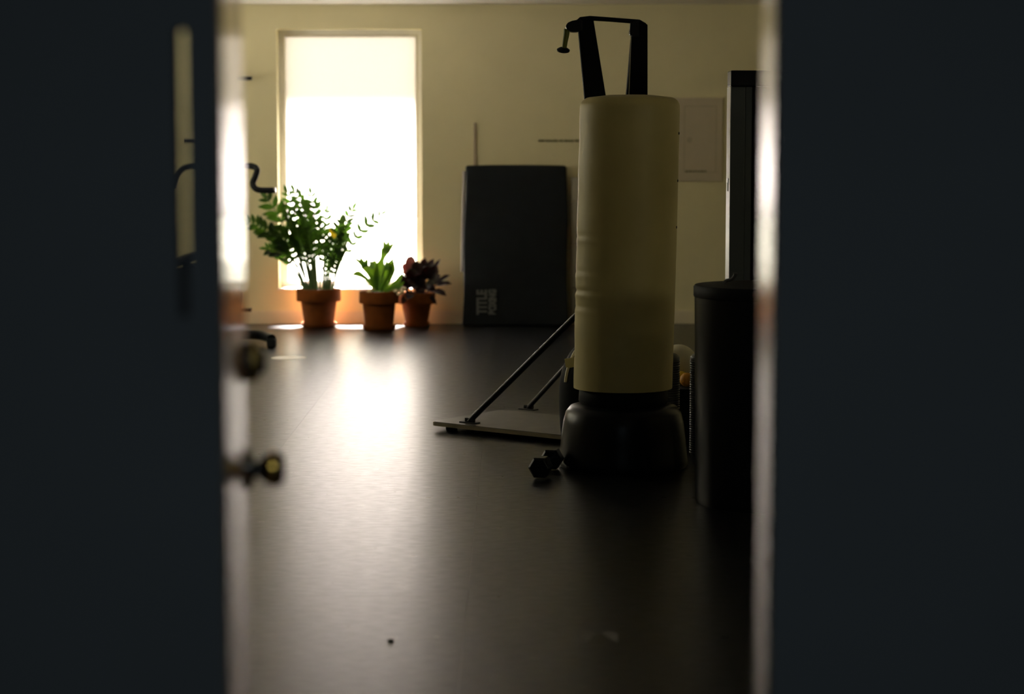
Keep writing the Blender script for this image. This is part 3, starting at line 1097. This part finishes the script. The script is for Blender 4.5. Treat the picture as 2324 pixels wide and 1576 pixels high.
box(bm, (bxc.x - 0.14, YR + 0.36, 0.0), (bxc.x + 0.16, YR + 0.76, zx - 0.012))
obj('box_body', bm, M['crate'], bx_, bevel=0.006)
bm = B()
box(bm, (bxc.x - 0.145, YR + 0.355, zx - 0.011), (bxc.x + 0.165, YR + 0.765, zx))
obj('box_lid', bm, M['crate'], bx_, bevel=0.004)
def a_ball(px, py, Y, r, m, label):
    c = at(px, py, Y)
    bm = B()
    ball(bm, Vector((c.x, Y, zx + r)), r, 28)
    o = obj('ball', bm, m, smooth=True, angle=180, origin=(c.x, Y, zx))
    tag(o, label, 'ball')
    return o
a_ball(1559, 868, YR + 0.45, 0.036, M['ball_orange'], 'small orange ball on the black box between the foam rollers')
a_ball(1546, 858, YR + 0.52, 0.036, M['ball_yellow'], 'small yellow ball on the black box, left of the orange ball')
o = a_ball(1540, 835, YR + 0.66, 0.098, M['ball_white'], 'off-white larger ball on the black box behind the small balls')

# ------------------------------------------------------------------ floor markers
c = on_floor(655, 813)
bm = B()
lathe(bm, [(0.125, 0.0005), (0.125, 0.002), (0.118, 0.0035), (0.02, 0.0035)], (c.x, c.y, 0), 48)
tag(obj('floor_marker', bm, M['white_disc'], origin=(c.x, c.y, 0)), 'flat round white floor marker left of the bright window reflection', 'floor marker')
for s, px, lab in ((-1, 1331, 'left'), (1, 1389, 'right')):
    c = on_floor(px, 1446)
    bm = B()
    pts = []
    for k2 in range(28):
        a = 2 * math.pi * k2 / 28
        y_ = 0.066 * math.sin(a)
        w_ = 0.022 + 0.008 * math.sin(a) - 0.006 * math.exp(-((y_ + 0.01) / 0.02) ** 2)
        pts.append((c.x + w_ * math.cos(a) + s * 0.10 * -y_, c.y + y_))
    lo = [bm.verts.new((x, y, 0.0005)) for x, y in pts]
    hi = [bm.verts.new((x, y, 0.0015)) for x, y in pts]
    bm.faces.new(lo[::-1]); bm.faces.new(hi)
    for i in range(len(pts)):
        bm.faces.new((lo[i], lo[(i + 1) % 28], hi[(i + 1) % 28], hi[i]))
    tag(obj('floor_sticker', bm, M['foot_print'], origin=(c.x, c.y, 0)), 'faint pale foot-shaped sticker on the dark floor, %s one of the pair' % lab, 'floor sticker', 'foot stickers')
for (px, py, r) in ((887, 1456, 0.010),):
    c = on_floor(px, py)
    bm = B()
    lathe(bm, [(r, 0.0), (r * 0.9, 0.004), (r * 0.3, 0.006)], (c.x, c.y, 0), 14, sy=1.4)
    tag(obj('floor_stud', bm, M['black_rubber'], smooth=True, origin=(c.x, c.y, 0)), 'tiny dark rubber crumb on the lit floor near the picture bottom', 'debris')

# ------------------------------------------------------------------ potted plants
def pot(name, label, pxl, pxr, rim_t, rim_b, base_l, base_r, base_y, Yc):
    cxp = (pxl + pxr) / 2
    c = at((base_l + base_r) / 2, base_y, Yc)
    sc_ = Yc / F_PX * 1.003
    root = thing(name, label, 'potted plant', (c.x, Yc, 0))
    z_s = 0.028
    R1 = (pxr - pxl) / 2 * sc_
    R0 = (base_r - base_l) / 2 * sc_
    zt_ = at(cxp, rim_t, Yc).z
    zr_ = at(cxp, rim_b, Yc).z
    Rm = R0 + (R1 * 0.90 - R0) * ((zr_ - z_s) / (zt_ - z_s))
    bm = B()
    lathe(bm, [(R0 * 0.9, z_s - 0.02), (R0, z_s - 0.018), (Rm, zr_), (R1 * 0.985, zr_ + 0.003), (R1, zr_ + 0.012), (R1, zt_ - 0.008), (R1 * 0.985, zt_),
               (R1 * 0.93, zt_), (R1 * 0.91, zt_ - 0.03), (R1 * 0.3, zt_ - 0.034)], (c.x, Yc, 0), 48)
    obj('pot', bm, M['terracotta'], root, smooth=True)
    bm = B()
    Rs = R0 * 1.22
    lathe(bm, [(Rs * 0.88, 0.0), (Rs * 0.97, 0.012), (Rs, 0.036), (Rs * 0.95, 0.037), (Rs * 0.90, 0.010), (Rs * 0.3, 0.0085)], (c.x, Yc, 0), 40)
    obj('saucer', bm, M['terracotta'], root, smooth=True)
    bm = B()
    lathe(bm, [(R1 * 0.915, zt_ - 0.030), (R1 * 0.90, zt_ - 0.018), (R1 * 0.5, zt_ - 0.010), (R1 * 0.1, zt_ - 0.006)], (c.x, Yc, 0), 32)
    obj('soil', bm, M['soil'], root, smooth=True)
    return root, Vector((c.x, Yc, zt_ - 0.012)), R1

def leaf_mesh(name, m, n=8, fold=0.25, curl=0.18):
    """Unit leaf along +x (length 1, full width 1 at scale), folded along the midrib."""
    bm = B()
    rows = []
    for i in range(n + 1):
        t = i / n
        w = 0.5 * (math.sin(math.pi * t ** 0.85) ** 0.8 if 0 < t < 1 else 0.0)
        w = max(w, 0.02)
        z = -curl * (t ** 2)
        rows.append([bm.verts.new((t, -w, z + fold * w)), bm.verts.new((t, 0, z)), bm.verts.new((t, w, z + fold * w))])
    for a, b in zip(rows, rows[1:]):
        bm.faces.new((a[0], a[1], b[1], b[0]))
        bm.faces.new((a[1], a[2], b[2], b[1]))
    geo = bmesh.ops.solidify(bm, geom=bm.faces[:], thickness=0.02)
    bmesh.ops.recalc_face_normals(bm, faces=bm.faces)
    me = bpy.data.meshes.new(name)
    bm.to_mesh(me)
    bm.free()
    me.materials.append(m)
    me.polygons.foreach_set('use_smooth', [True] * len(me.polygons))
    return me

def aim(origin, d, up, L, Wd):
    x = d.normalized()
    y = up.cross(x)
    if y.length < 1e-3:
        y = Vector((0, 1, 0)).cross(x)
    y.normalize()
    z = x.cross(y)
    m3 = Matrix(((x.x, y.x, z.x), (x.y, y.y, z.y), (x.z, y.z, z.z))).to_4x4()
    return Matrix.Translation(origin) @ m3 @ Matrix.Diagonal((L, Wd, L, 1))

# 1: tall plant with pinnate stems
zz, zb_, zr1 = pot('potted_plant', 'largest potted plant with arching stems of dark green leaflets, left pot under the window',
                   673, 774, 655, 684, 691, 757, 741, 17.0)
leafA = leaf_mesh('leaflet', M['zz_leaf'])
leafY = leaf_mesh('leaflet', M['yellow_leaf'])
rz = random.Random(11)
STEMS = [  # tip x, tip y, control x, control y, base dx, dy depth, pairs, leaf length
    (562, 503, 652, 530, -26, -0.10, 11, 0.105), (606, 452, 668, 530, -22, 0.02, 7, 0.135), (608, 566, 655, 568, -30, -0.06, 8, 0.095),
    (669, 436, 716, 520, -8, 0.06, 10, 0.105), (706, 442, 726, 540, 4, 0.10, 9, 0.100), (688, 470, 706, 560, -12, -0.06, 9, 0.095),
    (728, 505, 738, 580, 12, -0.02, 8, 0.090), (800, 477, 758, 560, 26, 0.04, 9, 0.105), (864, 488, 778, 540, 30, 0.12, 7, 0.090),
    (786, 545, 762, 590, 32, -0.08, 7, 0.095), (772, 505, 752, 570, 20, -0.04, 8, 0.095), (645, 470, 690, 550, -18, 0.10, 8, 0.095),
    (640, 560, 676, 590, -34, 0.04, 7, 0.090), (716, 470, 712, 560, -2, 0.14, 8, 0.095), (672, 520, 694, 580, -14, -0.12, 8, 0.095),
    (752, 540, 744, 600, 16, 0.08, 7, 0.085), (700, 520, 708, 590, -6, -0.14, 8, 0.090), (655, 505, 684, 575, -24, -0.03, 8, 0.095),
    (742, 480, 736, 560, 10, 0.15, 7, 0.085), (630, 525, 668, 560, -20, -0.12, 8, 0.105), (652, 440, 690, 540, -10, 0.12, 8, 0.105),
    (768, 575, 752, 610, 24, -0.12, 6, 0.085), (745, 590, 738, 620, 18, 0.02, 5, 0.08)]
for (tx, ty, cx_, cy_, bdx, dyp, npair, ll) in STEMS:
    Yc = 17.0
    p0 = at(723 + bdx, 664, Yc + dyp * 0.3); p0.z = zb_.z - 0.01
    p1 = at(cx_, cy_, Yc + dyp * 0.7)
    p2 = at(tx, ty, Yc + dyp)
    pts = [(p0 * (1 - t) ** 2 + p1 * 2 * t * (1 - t) + p2 * t * t) for t in [i / 18 for i in range(19)]]
    bm = B()
    tube(bm, pts, [0.010 - 0.0075 * i / 18 for i in range(19)], 7)
    st = obj('stem', bm, M['stem'], zz, smooth=True)
    start = 0.42
    lat0 = Vector((rz.uniform(-0.5, 0.5), rz.uniform(-1, 1), 0)).normalized()
    for k2 in range(npair):
        t = start + (0.97 - start) * k2 / (npair - 1)
        i = min(17, int(t * 18))
        f_ = t * 18 - i
        p = pts[i].lerp(pts[i + 1], f_)
        tan = (pts[i + 1] - pts[i]).normalized()
        side = tan.cross(lat0)
        if side.length < 0.1:
            side = tan.cross(Vector((1, 0, 0)))
        side.normalize()
        upv = side.cross(tan).normalized()
        shape = 0.65 + 0.35 * math.sin(math.pi * (k2 + 0.6) / npair)
        for s in (-1, 1):
            d = tan * rz.uniform(0.55, 0.85) + side * s * 0.8 + Vector((rz.uniform(-.12, .12), rz.uniform(-.12, .12), rz.uniform(-.1, .15)))
            L = 1.03 * ll * shape * rz.uniform(0.85, 1.12)
            yellow = (tx, ty) == (772, 505) and k2 == 4 and s == 1
            o = bpy.data.objects.new('leaflet', leafY if yellow else leafA)
            COL.objects.link(o)
            o.parent = st
            up2 = (upv + Vector((0, rz.uniform(-.5, .2), rz.uniform(0, .4)))).normalized()
            o.matrix_local = Matrix.Translation(-wloc(zz)) @ aim(p, d, up2, L, L * 0.42)
            if yellow:
                o['label'] = 'yellowed leaflet'
    o = bpy.data.objects.new('leaflet', leafA)
    COL.objects.link(o)
    o.parent = st
    o.matrix_local = Matrix.Translation(-wloc(zz)) @ aim(pts[-1], pts[-1] - pts[-3], Vector((0, -1, 0.4)), ll * 0.8, ll * 0.32)

# ribbons for fern fronds and broad leaves
def ribbon(bm, pts, widths, face=Vector((0, -1, 0.25)), cup=0.25, thick=0.0025, n=5):
    P = bez(pts, n)
    m = len(P)
    Wd = []
    for i in range(m):
        t = i / (m - 1) * (len(widths) - 1)
        j = min(int(t), len(widths) - 2)
        f_ = t - j
        f_ = f_ * f_ * (3 - 2 * f_)
        Wd.append(widths[j] * (1 - f_) + widths[j + 1] * f_)
    front, back = [], []
    for i in range(m):
        tan = (P[min(i + 1, m - 1)] - P[max(i - 1, 0)]).normalized()
        side = tan.cross(face)
        if side.length < 1e-3:
            side = Vector((1, 0, 0))
        side.normalize()
        nrm = side.cross(tan).normalized()
        w = Wd[i] / 2
        cupv = nrm * (cup * w)
        row = [P[i] - side * w + cupv, P[i] - side * w * 0.5 + cupv * 0.3, P[i], P[i] + side * w * 0.5 + cupv * 0.3, P[i] + side * w + cupv]
        front.append([bm.verts.new(p + nrm * thick / 2) for p in row])
        back.append([bm.verts.new(p - nrm * thick / 2) for p in row])
    for i in range(m - 1):
        for k in range(4):
            bm.faces.new((front[i][k], front[i][k + 1], front[i + 1][k + 1], front[i + 1][k]))
            bm.faces.new((back[i][k], back[i + 1][k], back[i + 1][k + 1], back[i][k + 1]))
        bm.faces.new((front[i][0], front[i + 1][0], back[i + 1][0], back[i][0]))
        bm.faces.new((front[i][4], back[i][4], back[i + 1][4], front[i + 1][4]))
    for e in (0, m - 1):
        for k in range(4):
            bm.faces.new((front[e][k], back[e][k], back[e][k + 1], front[e][k + 1]))

# 2: staghorn fern
fern, fb_, fr1 = pot('potted_fern', 'small staghorn fern with forked bright green fronds in the middle terracotta pot', 815, 905, 661, 689, 829, 892, 748, 16.72)
YFn = 16.72
PX = YFn / F_PX
def fp_(x, y, dy=0.0):
    return at(x, y, YFn + dy)
FRONDS = [
    [([(861, 662), (860, 630), (863, 606), (868, 588), (876, 566)], [8, 30, 26, 13, 26], 0.06), ([(872, 576), (873, 558), (870, 540)], [16, 11, 2], 0.06),
     ([(877, 572), (881, 556), (881, 545)], [14, 11, 2], 0.06), ([(877, 574), (886, 562), (897, 547)], [16, 11, 2], 0.05)],
    [([(856, 660), (840, 625), (826, 602)], [8, 13, 22], 0.0), ([(828, 606), (815, 594), (799, 582)], [16, 10, 2], 0.0), ([(829, 604), (821, 592), (818, 582)], [14, 11, 2], 0.02),
     ([(831, 606), (832, 594), (834, 586)], [14, 11, 2], 0.02)],
    [([(852, 662), (838, 640), (824, 628), (812, 622), (795, 625)], [6, 11, 12, 17, 2], -0.10)],
    [([(858, 660), (852, 628), (848, 604), (852, 592)], [10, 26, 26, 8], 0.10), ([(848, 610), (842, 598), (840, 592)], [14, 10, 3], 0.10)],
    [([(866, 660), (874, 628), (884, 604), (896, 582)], [10, 20, 17, 3], 0.02), ([(877, 614), (878, 600), (876, 592)], [14, 11, 4], 0.02)],
    [([(870, 660), (882, 636), (890, 612), (894, 594)], [8, 16, 20, 4], -0.08), ([(888, 620), (886, 606), (885, 600)], [12, 9, 3], -0.08)],
    [([(874, 662), (888, 650), (902, 640), (916, 616)], [6, 12, 16, 3], -0.05)],
    [([(872, 664), (888, 656), (904, 652), (918, 640)], [6, 12, 14, 3], -0.12)],
    [([(866, 664), (872, 648), (877, 630)], [6, 10, 4], -0.14)],
]
for ribs in FRONDS:
    bm = B()
    for pts, ws, dy in ribs:
        n_ = len(pts)
        P = [fp_(x, y, dy * i / max(1, n_ - 1)) for i, (x, y) in enumerate(pts)]
        ribbon(bm, P, [w * 0.82 * PX for w in ws], cup=0.3)
    obj('frond', bm, M['fern'], fern, smooth=True, angle=70)
for (x, y, r, dy) in ((899, 661, 5, -0.08), (906, 657, 5.5, -0.06), (912, 663, 5, -0.10), (917, 655, 4.5, -0.04), (905, 668, 4, -0.11), (839, 662, 5, -0.08), (846, 657, 5, 0.0), (834, 666, 4, -0.05)):
    bm = B()
    ball(bm, fp_(x, y, dy), r * PX, 12, (1.2, 1, 0.85))
    o = obj('dry_root', bm, M['root'], fern, smooth=True)

# 3: dark broad-leaved plant
dk, db_, dr1 = pot('potted_shrub', 'bushy plant with dark burgundy leaves in the right-hand terracotta pot', 904, 990, 664, 690, 921, 970, 738, 17.03)
YD = 17.03
LEAVES = [(930, 582, 30, 0.02, 1), (918, 598, 26, 0.05, 1), (965, 586, 20, 0.08, 0), (984, 588, 18, 0.02, 0), (999, 589, 11, 0.06, 0), (1021, 625, 11, -0.04, 0),
          (1025, 645, 12, -0.08, 0), (1013, 672, 15, -0.10, 0), (991, 692, 10, -0.12, 0), (903, 628, 22, -0.02, 0), (897, 646, 20, -0.06, 0),
          (946, 592, 28, -0.04, 0), (975, 604, 30, -0.06, 0), (994, 606, 24, -0.02, 0), (1000, 625, 24, -0.10, 0), (905, 662, 20, -0.12, 0),
          (913, 690, 16, -0.14, 0), (930, 610, 30, -0.12, 0), (955, 620, 32, -0.14, 0), (985, 650, 28, -0.14, 0), (968, 640, 30, -0.16, 0),
          (940, 650, 30, -0.17, 0), (925, 680, 24, -0.17, 0), (990, 664, 18, -0.06, 0), (958, 600, 24, 0.10, 0),
          (920, 632, 26, -0.10, 0), (928, 645, 26, -0.15, 0), (912, 648, 22, 0.0, 0), (935, 628, 28, 0.04, 0), (950, 640, 28, 0.06, 0), (940, 615, 30, 0.0, 0)]
for (tx, ty, wd, dy, pink) in LEAVES:
    tip = at(tx, ty, YD + dy)
    b0 = at(948 + (tx - 948) * 0.22, 672, YD + dy * 0.3)
    b0.z = db_.z - 0.005
    mid = b0.lerp(tip, 0.42) + Vector((0, 0, 0.035 if ty > 640 else 0.01))
    if (tip - mid).length < 0.10:
        mid = tip + (mid - tip).normalized() * 0.10
    bm = B()
    tube(bm, bez([b0, b0.lerp(mid, 0.5) + Vector((0, 0, 0.015)), mid], 4), 0.004, 6)
    o1 = mid.lerp(tip, 0.35); o2 = mid.lerp(tip, 0.7)
    sag = Vector((0, -0.01, 0.012))
    wS = YD / F_PX
    ribbon(bm, [mid, o1 + sag, o2 + sag, tip], [2 * wS, wd * 0.92 * wS, wd * 0.85 * wS, 2 * wS if not pink else wd * 0.4 * wS],
           face=Vector((rz.uniform(-.4, .4), -1, rz.uniform(0.1, 0.8))), cup=0.3)
    o = obj('leaf', bm, M['backlit_leaf'] if pink else M['dark_leaf'], dk, smooth=True, angle=70)
    if pink:
        o['label'] = 'leaf with reddish backlight put into its colour'
